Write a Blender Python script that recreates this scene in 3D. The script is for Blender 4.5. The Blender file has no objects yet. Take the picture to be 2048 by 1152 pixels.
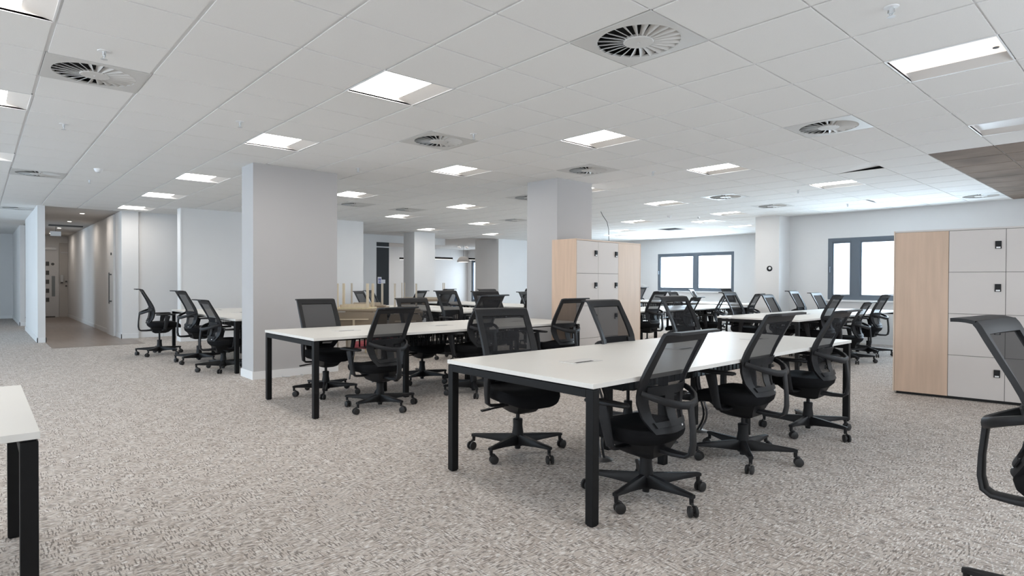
import bpy, bmesh, math, random
from mathutils import Vector, Matrix
random.seed(7)
S = bpy.context.scene
C = S.collection
PI = math.pi
R = math.radians

# ------------------------------------------------------------------ camera
F, YAW, PITCH, ROLL = 1192.24, -0.8397, -0.0103, 0.0037
CX, CY, CZ = 3.1274, -1.537, 1.2436
CH = CZ + 1.4825                      # ceiling height
cam_d = bpy.data.cameras.new('camera')
cam = bpy.data.objects.new('camera', cam_d); C.objects.link(cam)
cam_d.sensor_fit = 'HORIZONTAL'; cam_d.sensor_width = 36.0
cam_d.lens = 36.0 * F / 2048.0
cam_d.clip_start = 0.05; cam_d.clip_end = 200
fw = Vector((math.sin(YAW) * math.cos(PITCH), math.cos(YAW) * math.cos(PITCH), math.sin(PITCH)))
r0 = Vector((math.cos(YAW), -math.sin(YAW), 0)); u0 = r0.cross(fw)
rr = r0 * math.cos(ROLL) + u0 * math.sin(ROLL)
uu = -r0 * math.sin(ROLL) + u0 * math.cos(ROLL)
m = Matrix((rr, uu, -fw)).transposed().to_4x4(); m.translation = Vector((CX, CY, CZ))
cam.matrix_world = m
S.camera = cam

# ------------------------------------------------------------------ world, daylight, added fill lamps, exposure
W = bpy.data.worlds.new('sky'); S.world = W; W.use_nodes = True
bg = W.node_tree.nodes['Background']
bg.inputs[0].default_value = (0.80, 0.90, 1.0, 1); bg.inputs[1].default_value = 2.2
S.view_settings.view_transform = 'Standard'; S.view_settings.look = 'None'
S.view_settings.gamma = 1.0; S.view_settings.use_curve_mapping = False
S.view_settings.exposure = 1.18
LAMP = 7.0                            # radiance of the ceiling panels
def day_and_fill_light(name, loc, rot, sx, sy, power, col=(0.66, 0.84, 1.0)):
    l = bpy.data.lights.new(name, 'AREA'); l.shape = 'RECTANGLE'; l.size = sx; l.size_y = sy
    l.energy = power; l.color = col
    o = bpy.data.objects.new(name, l); C.objects.link(o); o.location = loc; o.rotation_euler = rot
    return o
day_and_fill_light('day_and_fill_light', (-7.5, 16.75, 1.6), (R(-90), 0, 0), 3.4, 1.9, 420)       # outside window 1
day_and_fill_light('day_and_fill_light', (-0.3, 12.85, 1.6), (R(-90), 0, 0), 3.2, 1.9, 190)       # outside window 2
day_and_fill_light('day_and_fill_light', (-18.0, 16.75, 1.6), (R(-90), 0, 0), 2.6, 2.0, 40)      # outside the far room's window
for wx, pw in ((-15.5, 30), (-10.5, 40), (-5.5, 62), (-0.5, 27), (3.2, 27)):
    day_and_fill_light('day_and_fill_light', (wx, -6.75, 1.6), (R(90), 0, 0), 3.0, 1.8, pw, (.55, .78, 1) if wx < -3 else (.95, .97, 1))      # unseen near side windows; the two rightmost added as fill for the foreground

for wy, pw in ((2.5, 12), (8.5, 30)):
    day_and_fill_light('day_and_fill_light', (5.5, wy, 1.55), (0, R(90), 0), 1.5, 3.0, pw, (.93, .96, 1))   # fill lamps added beyond unseen right side openings to brighten the room

# ------------------------------------------------------------------ materials
def mat(name, col, rough=0.6, metal=0.0, spec=0.4, emit=None, es=0.0):
    M = bpy.data.materials.new(name); M.use_nodes = True
    b = M.node_tree.nodes['Principled BSDF']
    b.inputs['Base Color'].default_value = (*col, 1); b.inputs['Roughness'].default_value = rough
    b.inputs['Metallic'].default_value = metal; b.inputs['Specular IOR Level'].default_value = spec
    if emit: b.inputs['Emission Color'].default_value = (*emit, 1); b.inputs['Emission Strength'].default_value = es
    return M
def noisy(M, scale, amt, bump=0.0, stretch=(1, 1, 1)):
    """vary base colour by +-amt with object-space noise and optionally bump"""
    nt = M.node_tree; b = nt.nodes['Principled BSDF']; col = list(b.inputs['Base Color'].default_value)
    tc = nt.nodes.new('ShaderNodeTexCoord'); mp = nt.nodes.new('ShaderNodeMapping'); nz = nt.nodes.new('ShaderNodeTexNoise')
    mp.inputs['Scale'].default_value = stretch
    nz.inputs['Scale'].default_value = scale; nz.inputs['Detail'].default_value = 4
    rp = nt.nodes.new('ShaderNodeValToRGB')
    rp.color_ramp.elements[0].position = 0.3; rp.color_ramp.elements[1].position = 0.7
    rp.color_ramp.elements[0].color = [max(0, c * (1 - amt)) for c in col[:3]] + [1]
    rp.color_ramp.elements[1].color = [min(1, c * (1 + amt)) for c in col[:3]] + [1]
    nt.links.new(tc.outputs['Object'], mp.inputs[0]); nt.links.new(mp.outputs[0], nz.inputs['Vector'])
    nt.links.new(nz.outputs[0], rp.inputs[0]); nt.links.new(rp.outputs[0], b.inputs['Base Color'])
    if bump:
        bp = nt.nodes.new('ShaderNodeBump'); bp.inputs['Strength'].default_value = bump; bp.inputs['Distance'].default_value = 0.002
        nt.links.new(nz.outputs[0], bp.inputs['Height']); nt.links.new(bp.outputs[0], b.inputs['Normal'])
    return M
M = {}
M['wall'] = noisy(mat('painted_wall', (0.74, 0.735, 0.73), 0.85), 1.3, 0.015)
M['wall_grey'] = noisy(mat('grey_paint', (0.49, 0.48, 0.48), 0.85), 1.3, 0.015)
M['skirt'] = mat('white_gloss_paint', (0.80, 0.80, 0.80), 0.45)
M['tile'] = noisy(mat('ceiling_tile', (0.82, 0.81, 0.79), 0.95), 300, 0.03)
M['grid'] = mat('ceiling_grid', (0.80, 0.80, 0.80), 0.5)
M['dark_tile'] = noisy(mat('bare_dark_ceiling_tile', (0.25, 0.20, 0.165), 0.95, spec=.1), 1.6, 0.25)
M['plain_ceiling'] = noisy(mat('plaster_ceiling', (0.55, 0.53, 0.51), 0.9), 2, 0.03)
M['void'] = mat('ceiling_void', (0.03, 0.03, 0.03), 0.9)
M['black_metal'] = noisy(mat('black_powder_coat', (0.006, 0.006, 0.0065), 0.5, spec=.22), 30, 0.1)
M['plastic'] = noisy(mat('charcoal_plastic', (0.015, 0.015, 0.0165), 0.5, spec=.3), 60, 0.08)
M['plastic_dark'] = mat('black_plastic', (0.009, 0.009, 0.010), 0.5, spec=.3)
M['caster'] = mat('caster_rubber', (0.020, 0.019, 0.019), 0.55)
M['fabric'] = noisy(mat('black_seat_fabric', (0.008, 0.008, 0.009), 0.95, spec=0.15), 400, 0.3, 0.2)
M['top'] = noisy(mat('white_laminate', (0.74, 0.72, 0.68), 0.38), 3, 0.01)
M['edge'] = mat('cream_edge_band', (0.66, 0.60, 0.53), 0.5)
M['steel'] = mat('brushed_steel', (0.55, 0.55, 0.56), 0.35, 1.0)
M['silver'] = mat('silver_plastic', (0.60, 0.61, 0.62), 0.4, 0.3)
M['slot'] = mat('dark_slot', (0.02, 0.02, 0.02), 0.8)
M['oak'] = noisy(mat('pale_oak_veneer', (0.60, 0.44, 0.33), 0.5), 3.0, 0.08, 0, (6, 6, 0.5))
M['oak_light'] = noisy(mat('light_oak_veneer', (0.66, 0.53, 0.43), 0.5), 3.0, 0.04, 0, (6, 6, 0.5))
M['locker'] = noisy(mat('grey_white_locker_door', (0.63, 0.585, 0.555), 0.5), 2, 0.01)
M['plinth'] = mat('black_plinth', (0.015, 0.015, 0.015), 0.7)
M['winframe'] = mat('blue_grey_aluminium', (0.13, 0.155, 0.185), 0.5, 0.0)
M['tan'] = noisy(mat('tan_laminate', (0.30, 0.235, 0.17), 0.6), 5, 0.05)
M['tan_under'] = noisy(mat('pale_plywood', (0.62, 0.52, 0.33), 0.65), 6, 0.1, 0, (8, 1, 1))
M['leg_wood'] = noisy(mat('pale_beech_leg', (0.66, 0.55, 0.40), 0.55), 8, 0.06, 0, (6, 6, 1))
M['leg_beige'] = mat('beige_metal_leg', (0.52, 0.45, 0.36), 0.45)
M['red'] = noisy(mat('red_upholstery', (0.22, 0.035, 0.04), 0.85), 200, 0.1)
M['blue'] = mat('blue_shell', (0.06, 0.16, 0.34), 0.5)
M['white_plastic'] = mat('white_plastic', (0.80, 0.80, 0.80), 0.45)
M['diffuser'] = mat('lamp_diffuser', (0.9, 0.9, 0.9), 0.6, emit=(1.0, 0.955, 0.90), es=LAMP)
M['diffuser_dim'] = mat('lamp_diffuser_dim', (0.9, 0.9, 0.9), 0.6, emit=(1.0, 0.89, 0.80), es=0.34)
M['reflector'] = mat('lamp_reflector', (0.78, 0.75, 0.72), 0.5)
M['vent'] = mat('vent_white', (0.62, 0.61, 0.59), 0.5)
M['door'] = noisy(mat('white_door', (0.66, 0.66, 0.67), 0.6), 2, 0.02)
M['black_door'] = noisy(mat('black_door', (0.012, 0.014, 0.016), 0.55), 2, 0.05)
M['paper'] = mat('white_sign_card', (0.75, 0.75, 0.80), 0.6)
M['sign_blue'] = mat('sign_blue', (0.05, 0.06, 0.32), 0.6)
M['tube_light'] = mat('pendant_tube', (0.9, 0.9, 0.9), 0.6, emit=(1, 0.97, 0.93), es=0.8)
M['downlight'] = mat('downlight_lens', (0.9, 0.9, 0.9), 0.6, emit=(1, 0.93, 0.84), es=4.0)
M['vision'] = mat('vision_panel', (0.22, 0.24, 0.25), 0.2)
M['dark_grey'] = mat('dark_grey', (0.10, 0.10, 0.10), 0.5)
M['shade'] = mat('grey_lamp_shade', (0.28, 0.27, 0.26), 0.7)
M['silver_port'] = mat('port_cover', (0.66, 0.65, 0.63), 0.35)
M['dark_steel'] = mat('dark_chrome_hose', (0.16, 0.16, 0.17), 0.3, 0.8)
M['carcass'] = mat('locker_carcass', (0.10, 0.09, 0.085), 0.7)

# vinyl of the corridor, a wood look with planks
v = M['vinyl'] = noisy(mat('wood_look_vinyl', (0.25, 0.20, 0.168), 0.32), 2.0, 0.12, 0, (0.6, 6, 1))

# woven carpet tiles: short dashes laid along and across
def carpet():
    K = bpy.data.materials.new('woven_carpet'); K.use_nodes = True; nt = K.node_tree; N = nt.nodes; L = nt.links
    b = N['Principled BSDF']; b.inputs['Roughness'].default_value = 0.95; b.inputs['Specular IOR Level'].default_value = 0.1
    tc = N.new('ShaderNodeTexCoord')
    def noise(sc, stretch, det=2.0):
        mp = N.new('ShaderNodeMapping'); mp.inputs['Scale'].default_value = stretch
        n = N.new('ShaderNodeTexNoise'); n.inputs['Scale'].default_value = sc; n.inputs['Detail'].default_value = det
        L.new(tc.outputs['Object'], mp.inputs[0]); L.new(mp.outputs[0], n.inputs['Vector']); return n.outputs[0]
    def ramp(src, p0, p1, c0, c1):
        r = N.new('ShaderNodeValToRGB'); e = r.color_ramp.elements
        e[0].position = p0; e[1].position = p1; e[0].color = (*c0, 1); e[1].color = (*c1, 1); L.new(src, r.inputs[0]); return r.outputs[0]
    def mix(f, a, c):
        x = N.new('ShaderNodeMix'); x.data_type = 'RGBA'
        L.new(f, x.inputs[0]); L.new(a, x.inputs[6])
        if isinstance(c, tuple): x.inputs[7].default_value = (*c, 1)
        else: L.new(c, x.inputs[7])
        return x.outputs[2]
    base = ramp(noise(7, (1, 1, 1), 3), 0.35, 0.65, (0.465, 0.405, 0.36), (0.57, 0.515, 0.47))
    d1 = ramp(noise(1, (23, 115, 1)), 0.52, 0.58, (0, 0, 0), (1, 1, 1))
    d2 = ramp(noise(1, (115, 23, 1)), 0.53, 0.59, (0, 0, 0), (1, 1, 1))
    sel = ramp(noise(9, (1, 1, 1), 1), 0.46, 0.54, (0, 0, 0), (1, 1, 1))
    d = mix(sel, d1, d2)
    l1 = ramp(noise(1, (110, 25, 3)), 0.54, 0.60, (0, 0, 0), (1, 1, 1))
    c1 = mix(l1, base, (0.74, 0.71, 0.68))
    sc = N.new('ShaderNodeMath'); sc.operation = 'MULTIPLY'; sc.inputs[1].default_value = 0.80; L.new(d, sc.inputs[0])
    c2 = mix(sc.outputs[0], c1, (0.17, 0.15, 0.135))
    L.new(c2, b.inputs['Base Color'])
    bp = N.new('ShaderNodeBump'); bp.inputs['Strength'].default_value = 0.4; bp.inputs['Distance'].default_value = 0.003
    L.new(d, bp.inputs['Height']); L.new(bp.outputs[0], b.inputs['Normal'])
    return K
M['carpet'] = carpet()

def see_through(name, col, t, rough=0.8, gloss=False):
    K = bpy.data.materials.new(name); K.use_nodes = True; nt = K.node_tree; N = nt.nodes; L = nt.links
    out = N['Material Output']; N.remove(N['Principled BSDF'])
    tr = N.new('ShaderNodeBsdfTransparent')
    d = N.new('ShaderNodeBsdfGlossy' if gloss else 'ShaderNodeBsdfDiffuse'); d.inputs[0].default_value = (*col, 1)
    if gloss: d.inputs['Roughness'].default_value = rough
    x = N.new('ShaderNodeMixShader'); x.inputs[0].default_value = 1 - t
    L.new(tr.outputs[0], x.inputs[1]); L.new(d.outputs[0], x.inputs[2]); L.new(x.outputs[0], out.inputs[0])
    return K
M['mesh'] = see_through('black_chair_mesh', (0.032, 0.032, 0.034), 0.21)
M['glass'] = see_through('window_glass', (0.8, 0.9, 1.0), 0.94, 0.02, True)

# ------------------------------------------------------------------ mesh helpers
class MB:
    def __init__(s): s.bm = bmesh.new(); s.smooth = False
    def box(s, x0, y0, z0, x1, y1, z1, bev=0.0):
        vs = [s.bm.verts.new(p) for p in ((x0,y0,z0),(x1,y0,z0),(x1,y1,z0),(x0,y1,z0),(x0,y0,z1),(x1,y0,z1),(x1,y1,z1),(x0,y1,z1))]
        fs = [s.bm.faces.new([vs[i] for i in f]) for f in ((0,3,2,1),(4,5,6,7),(0,1,5,4),(1,2,6,5),(2,3,7,6),(3,0,4,7))]
        if bev:
            es = {e for f in fs for e in f.edges}
            bmesh.ops.bevel(s.bm, geom=list(es), offset=bev, segments=2, affect='EDGES', profile=0.6)
        return s
    def loft(s, rings, cap=True):
        """rings: list of lists of points with the same count"""
        vr = [[s.bm.verts.new(p) for p in r] for r in rings]
        n = len(vr[0])
        for a, b in zip(vr, vr[1:]):
            for i in range(n):
                s.bm.faces.new((a[i], a[(i+1) % n], b[(i+1) % n], b[i]))
        if cap:
            s.bm.faces.new(list(reversed(vr[0]))); s.bm.faces.new(vr[-1])
        return s
    def lathe(s, prof, n=20, at=(0,0,0), axis='z'):
        rings = []
        for r, z in prof:
            ring = []
            for i in range(n):
                a = 2*PI*i/n; c, d = r*math.cos(a), r*math.sin(a)
                p = (c, d, z) if axis == 'z' else ((z, c, d) if axis == 'x' else (d, z, c))
                ring.append((p[0]+at[0], p[1]+at[1], p[2]+at[2]))
            rings.append(ring)
        return s.loft(rings)
    def tube(s, pts, w, h=None, n=10, up=(0,0,1), power=2.0):
        """swept superellipse; w,h scalars or lists (half sizes)"""
        pts = [Vector(p) for p in pts]; k = len(pts)
        ws = w if isinstance(w, (list, tuple)) else [w]*k
        hs = ws if h is None else (h if isinstance(h, (list, tuple)) else [h]*k)
        rings = []; up = Vector(up)
        for i, p in enumerate(pts):
            t = (pts[min(i+1, k-1)] - pts[max(i-1, 0)]).normalized()
            sd = t.cross(up)
            if sd.length < 1e-4: sd = t.cross(Vector((1, 0, 0)))
            sd.normalize(); u = sd.cross(t).normalized()
            ring = []
            for j in range(n):
                a = 2*PI*j/n; c, d = math.cos(a), math.sin(a)
                c = math.copysign(abs(c)**(2/power), c); d = math.copysign(abs(d)**(2/power), d)
                ring.append(p + sd*(c*ws[i]) + u*(d*hs[i]))
            rings.append(ring)
        return s.loft(rings)
    def sheet(s, fn, us, vs, keep, thick, off=0.0):
        """solid made of the kept cells of a parametric grid, thickened along the normal"""
        eps = 1e-3
        def nrm(u, v_):
            a = Vector(fn(u+eps, v_)) - Vector(fn(u-eps, v_)); b = Vector(fn(u, v_+eps)) - Vector(fn(u, v_-eps))
            return a.cross(b).normalized()
        P = {}
        def vert(i, j, side):
            k = (i, j, side)
            if k not in P:
                n = nrm(us[i], vs[j]); P[k] = s.bm.verts.new(Vector(fn(us[i], vs[j])) + n*(off + (thick/2 if side else -thick/2)))
            return P[k]
        nu, nv = len(us)-1, len(vs)-1
        K = {(i, j) for i in range(nu) for j in range(nv) if keep((us[i]+us[i+1])/2, (vs[j]+vs[j+1])/2)}
        for i, j in K:
            for sd in ((0, 1) if thick else (1,)):
                q = [vert(i, j, sd), vert(i+1, j, sd), vert(i+1, j+1, sd), vert(i, j+1, sd)]
                if not sd: q.reverse()
                s.bm.faces.new(q)
            if not thick: continue
            for (di, dj, a, b) in ((0,-1,(i,j),(i+1,j)), (1,0,(i+1,j),(i+1,j+1)), (0,1,(i+1,j+1),(i,j+1)), (-1,0,(i,j+1),(i,j))):
                if (i+di, j+dj) not in K:
                    s.bm.faces.new((vert(*a, 0), vert(*b, 0), vert(*b, 1), vert(*a, 1)))
        return s
    def build(s, name, material, parent=None, smooth=False, loc=None, rot=None, fix=True):
        if fix: bmesh.ops.recalc_face_normals(s.bm, faces=s.bm.faces)
        me = bpy.data.meshes.new(name); s.bm.to_mesh(me); s.bm.free()
        if smooth:
            for p in me.polygons: p.use_smooth = True
            try: me.set_sharp_from_angle(angle=R(38))
            except Exception: pass
        mats = material if isinstance(material, (list, tuple)) else [material]
        for x in mats: me.materials.append(x)
        o = bpy.data.objects.new(name, me); C.objects.link(o)
        if parent: o.parent = parent
        if loc: o.location = loc
        if rot: o.rotation_euler = rot
        return o
def tag(o, label=None, cat=None, group=None, kind=None):
    if label: o['label'] = label
    if cat: o['category'] = cat
    if group: o['group'] = group
    if kind: o['kind'] = kind
    return o
def thing(name, label, cat, loc=(0,0,0), rz=0, group=None):
    o = bpy.data.objects.new(name, None); C.objects.link(o); o.empty_display_size = 0.1
    o.location = loc; o.rotation_euler = (0, 0, rz)
    return tag(o, label, cat, group)
def dup(root, loc=None, rz=None, label=None, name=None):
    def cp(o, par):
        c = o.copy(); C.objects.link(c)
        if par: c.parent = par
        for ch in [k for k in kids.get(o.name, [])]: cp(ch, c)
        return c
    kids = {}
    for o in list(C.objects):
        if o.parent: kids.setdefault(o.parent.name, []).append(o)
    r = cp(root, None)
    if loc is not None: r.location = loc
    if rz is not None: r.rotation_euler = (0, 0, rz)
    if label: r['label'] = label
    return r
def struct(name, mb, material, parent=None):
    o = mb.build(name, material, parent)
    if not parent: o['kind'] = 'structure'
    return o
def bx(*a): return MB().box(*a)

# ------------------------------------------------------------------ room shell
struct('floor', bx(-22.3, -6.6, -0.12, 5.3, 16.6, 0.0), M['carpet'])
fv = MB(); fv.box(-11.9, -0.53, 0.0, -10.5, 0.93, 0.004); fv.box(-22.0, -0.53, 0.0, -11.9, 0.745, 0.004)
struct('floor_corridor', fv, M['vinyl'])

def wall(name, boxes, material=None, base=None):
    mb = MB()
    for b in boxes: mb.box(*b)
    return struct(name, mb, material or M['wall'])
# back window wall (y = 12.12) with the opening of window 2
wall('wall_back', [(-2.72, 12.12, 0, -1.9, 12.4, CH+.05), (0.95, 12.12, 0, 5.3, 12.4, CH+.05),
                   (-1.9, 12.12, 0, 0.95, 12.4, .89), (-1.9, 12.12, 2.2, 0.95, 12.4, CH+.05)])
# wall of the alcove (y = 16) with window 1
wall('wall_alcove', [(-13.2, 16.0, 0, -8.87, 16.3, CH+.05), (-6.08, 16.0, 0, -3.2, 16.3, CH+.05),
                     (-8.87, 16.0, 0, -6.08, 16.3, .96), (-8.87, 16.0, 2.22, -6.08, 16.3, CH+.05)])
# pillar that closes the alcove on the right
wall('wall_pillar', [(-3.26, 11.6, 0, -2.72, 16.0, CH+.05)])
wall('wall_alcove_left', [(-13.8, 11.85, 0, -12.5, 16.0, CH+.05)])
wall('wall_right', [(5.0, -6.3, 0, 5.3, 1.0, CH+.05), (5.0, 4.0, 0, 5.3, 7.0, CH+.05), (5.0, 10.0, 0, 5.3, 12.4, CH+.05)] +
     [b for y in (1.0, 7.0) for b in ((5.0, y, 0, 5.3, y+3, .85), (5.0, y, 2.25, 5.3, y+3, CH+.05))])  # both window openings on this side added to let fill light in
# near side wall out of view; two rightmost windows added to brighten the room
segs = [(-22.3, -17.0), (-14.0, -12.0), (-9.0, -7.0), (-4.0, -2.0), (1.0, 1.7), (4.7, 5.3)]
bb = [(a, -6.6, 0, b, -6.3, CH+.05) for a, b in segs]
for a in (-17.0, -12.0, -7.0, -2.0, 1.7): bb += [(a, -6.6, 0, a+3, -6.3, .8), (a, -6.6, 2.4, a+3, -6.3, CH+.05)]
wall('wall_near', bb)
wall('wall_far_left', [(-22.3, -6.3, 0, -22.0, 7.0, CH+.05)])
# corridor: free standing partition, then the next one
wall('wall_partition', [(-15.9, -.65, 0, -11.92, -.53, CH+.02)])
tag(bpy.data.objects['wall_partition'], kind='structure')
wall('wall_partition_far', [(-22.0, -.68, 0, -17.75, -.57, CH+.02)])
wall('wall_corridor', [(-22.0, .75, 0, -11.87, 1.06, CH+.05)])
wall('wall_left', [(-12.3, 1.06, 0, -11.93, 1.75, CH+.05), (-10.7, 1.55, 0, -10.4, 5.62, CH+.05), (-12.3, 1.75, 0, -11.93, 5.5, CH+.05)])
wall('wall_left_far', [(-14.1, 5.5, 0, -13.9, 7.93, CH+.05), (-13.9, 5.3, 0, -12.3, 5.5, CH+.05), (-14.1, 7.93, 2.50, -13.9, 10.6, CH+.05)])
wall('wall_kitchen_left', [(-19.8, 7.0, 0, -19.5, 16.3, CH+.05)], M['wall'])
wall('wall_kitchen_near', [(-19.5, 7.0, 0, -14.1, 7.2, CH+.05)], M['wall'])
wall('wall_kitchen_back', [(-19.5, 15.9, 0, -19.2, 16.2, CH+.05), (-16.8, 15.9, 0, -13.0, 16.2, CH+.05),
                           (-19.2, 15.9, 2.26, -16.8, 16.2, CH+.05), (-19.2, 15.9, 0, -16.8, 16.2, .3)])
# free columns
def column(x0, y0, x1, y1, material):
    o = bx(x0, y0, 0, x1, y1, CH+.02).build('column', material); o['kind'] = 'structure'
    k = MB(); e = .013; k.box(x0-e, y0-e, 0, x1+e, y1+e, .10)
    k.build('baseboard', M['skirt'], o)
column(-5.04, 1.04, -4.61, 2.16, M['wall_grey'])
column(-3.38, 4.60, -2.76, 5.35, M['wall_grey'])
column(-12.68, 8.18, -12.08, 8.92, M['wall'])
# skirting
def skirt(name, *boxes):
    mb = MB()
    for b in boxes: mb.box(b[0], b[1], 0, b[2], b[3], .10)
    struct(name, mb, M['skirt'])
e = .014
skirt('baseboard_partition', (-15.9-e, -.65-e, -11.92+e, -.65), (-11.92, -.65-e, -11.92+e, -.53+e), (-15.9, -.53, -11.92+e, -.53+e))
skirt('baseboard_partition_far', (-22, -.68-e, -17.75+e, -.68), (-17.75, -.68-e, -17.75+e, -.57+e))
skirt('baseboard_far_left', (-22, -6.3, -22+e, -.68-e))
skirt('baseboard_corridor', (-21.98, .75-e, -13.6, .75), (-12.58, .75-e, -11.87+e, .75), (-11.87, .75-e, -11.87+e, 1.06))
skirt('baseboard_left', (-11.93, 1.06, -11.93+e, 1.55-e), (-11.93, 1.55, -11.93+e, 5.5), (-10.7-e, 1.55-e, -10.4+e, 1.55), (-10.4, 1.55, -10.4+e, 5.62))
skirt('baseboard_back', (-2.72+e, 12.12-e, 4.99, 12.12))
skirt('baseboard_alcove', (-12.49, 16-e, -3.27, 16))
skirt('baseboard_pillar', (-3.26-e, 11.6-e, -2.72+e, 11.6), (-2.72, 11.6, -2.72+e, 12.12), (-3.26-e, 11.6, -3.26, 16-e))
skirt('baseboard_alcove_left', (-12.5, 11.85, -12.5+e, 16-e), (-13.8, 11.85-e, -12.5+e, 11.85))
# vertical trim at the step of the left wall
struct('trim_1', bx(-10.42, 1.535, .10, -10.385, 1.56, CH), M['skirt'])

# ------------------------------------------------------------------ windows
def window(name, x0, x1, y, z0, z1, splits):
    """frame in the plane y (room side), splits = list of (x, width) mullions"""
    o = bpy.data.objects.new(name, None); C.objects.link(o); o['kind'] = 'structure'
    f = MB(); t = .075; d0, d1 = y+.005, y+.10
    f.box(x0, d0, z0, x1, d1, z0+t); f.box(x0, d0, z1-t, x1, d1, z1)
    f.box(x0, d0, z0+t, x0+t, d1, z1-t); f.box(x1-t, d0, z0+t, x1, d1, z1-t)
    for (sx, sw) in splits: f.box(sx-sw/2, d0, z0+t, sx+sw/2, d1, z1-t)
    f.build('window_frame', M['winframe'], o)
    # inner sashes
    xs = [x0+t] + [v for sx, sw in splits for v in (sx-sw/2, sx+sw/2)] + [x1-t]
    g = MB()
    for a, b in zip(xs[0::2], xs[1::2]):
        k = MB(); s_ = .035
        k.box(a, d0+.02, z0+t, b, d1-.01, z0+t+s_); k.box(a, d0+.02, z1-t-s_, b, d1-.01, z1-t)
        k.box(a, d0+.02, z0+t+s_, a+s_, d1-.01, z1-t-s_); k.box(b-s_, d0+.02, z0+t+s_, b, d1-.01, z1-t-s_)
        k.build('window_sash', M['winframe'], o)
        bx(a+s_, y+.055, z0+t+s_, b-s_, y+.061, z1-t-s_).build('window_pane', M['glass'], o)
    h = MB(); h.box(x0+.03, y-.03, (z0+z1)/2-.07, x0+.05, y+.004, (z0+z1)/2+.05, .004); h.build('window_handle', M['winframe'], o)
    return o
window('window_1', -8.87, -6.08, 16.0, .96, 2.22, [(-7.42, .14)])
window('window_2', -1.9, .95, 12.12, .89, 2.2, [(-1.36, .16), (-0.35+.6, .12)])
window('window_3', -19.2, -16.8, 15.9, .3, 2.26, [(-18.0, .12)])
struct('trim_2', bx(-8.95, 15.93, .925, -6.0, 16.0, .958), M['skirt'])
struct('trim_3', bx(-1.98, 12.05, .855, 1.0, 12.12, .888), M['skirt'])
# wall trunking below window 2
# ------------------------------------------------------------------ ceiling
lights = [  # (x0, y0, kind, label)
 (-1.2, .6, 'on', 'square ceiling light nearest the camera, above the left half of the front desk'),
 (-3.6, .6, 'on', 'square ceiling light just in front of the big grey column, left of the front light'),
 (-6.6, .6, 'on', 'square ceiling light left of the big grey column, first beyond it towards the corridor'),
 (-9.0, .6, 'on', 'second square ceiling light beyond the big grey column towards the corridor'),
 (-11.4, .6, 'on', 'square ceiling light closest to the corridor entrance beside the left wall'),
 (-1.2, 3.0, 'on', 'square ceiling light over the far half of the front desk, right of the second column'),
 (-3.6, 3.0, 'on', 'square ceiling light above the second bench desk between the two grey columns'),
 (-6.6, 3.0, 'on', 'square ceiling light immediately right of the big grey column'),
 (-1.2, 5.4, 'on', 'square ceiling light before the window alcove, right of the vent by the second column'),
 (-3.6, 5.4, 'on', 'square ceiling light mostly hidden behind the second grey column'),
 (-6.6, 5.4, 'on', 'square ceiling light between the two grey columns, beyond the first light there'),
 (-9.0, 5.4, 'on', 'square ceiling light between the two round vents beyond the big column'),
 (-0.6, 7.8, 'on', 'square ceiling light nearest the right window, one tile beyond the lifted tile'),
 (-3.6, 7.8, 'on', 'square ceiling light beyond the bright round vent, left of it'),
 (-6.6, 8.0, 'on', 'square ceiling light left of the second column, next to a small round vent'),
 (-9.0, 8.0, 'on', 'square ceiling light in front of the kitchen opening'),
 (-11.4, 8.0, 'on', 'square ceiling light directly above the far white column'),
 (-0.6, 10.4, 'off', 'pale unlit square ceiling light close to the right window wall'),
 (-3.6, 10.4, 'on', 'square ceiling light just left of the pillar with the thermostat'),
 (-6.0, 10.4, 'on', 'square ceiling light above the lockers by the second column, nearest of three there'),
 (-4.8, 11.6, 'on', 'square ceiling light two tiles left of the pillar, beyond the one beside it'),
 (-7.8, 11.9, 'on', 'square ceiling light above the lockers by the second column, middle of three there'),
 (-9.0, 13.3, 'on', 'square ceiling light above the lockers by the second column, farthest of three there'),
 (-4.8, 13.1, 'on', 'thin looking square ceiling light deepest in the alcove beside the pillar'),
 (-11.4, 10.4, 'on', 'small looking square ceiling light above the grey wall end by the kitchen'),
 (-1.2, -1.8, 'on', 'ceiling light cut off by the top left corner of the picture'),
 (-3.6, -1.8, 'on', 'ceiling light at the left picture edge level with the nearest left vent'),
 (-6.6, -1.8, 'on', 'sliver of a ceiling light at the left picture edge above the farther left vent'),
 (1.8, 3.0, 'dim', 'wide dim warm ceiling light at the upper right above the right locker block'),
 (1.8, .6, 'on', 'unseen square ceiling light added to brighten the walkway right of the front desk'),  # out of view, added to brighten the area near the camera
 (1.8, 5.4, 'off', 'unlit white ceiling light at the right picture edge beside the dark tiles'),
]
vents = [(.6, 1.2, 'large swirl vent in the ceiling at the top centre'), (-2.4, -1.2, 'large swirl vent at the upper left between two strong ceiling seams'),
 (-2.4, 1.8, 'swirl vent in the ceiling left of centre, beyond the nearest light'), (.6, 4.2, 'bright swirl vent at the right between the two near light rows'),
 (-2.4, 4.2, 'swirl vent right above the second grey column'), (-7.8, -1.2, 'flat looking swirl vent at the left picture edge above the corridor'),
 (.6, 10.8, 'swirl vent close to the right window wall beside the dark tiles'), (-2.4, 9.6, 'swirl vent in front of the pillar with the thermostat'),
 (-4.8, 5.4, 'swirl vent half hidden by the left edge of the second column'), (-7.8, 3.6, 'swirl vent just right of the big grey column'),
 (-7.8, 4.8, 'swirl vent two tiles beyond the one right of the big column'), (-7.8, 7.8, 'small looking swirl vent left of the second column, farthest in that gap'),
 (-2.4, 7.8, 'bright swirl vent with a white plate, halfway to the alcove'), (-13.2, -1.2, 'swirl vent at the far left over the passage beside the partition')]
holes = [(-6.9+.3, 12.8)]
def cell(x, y): return (round(x/.6 - .001), round(y/.6 - .001))
cut = set()
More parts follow.
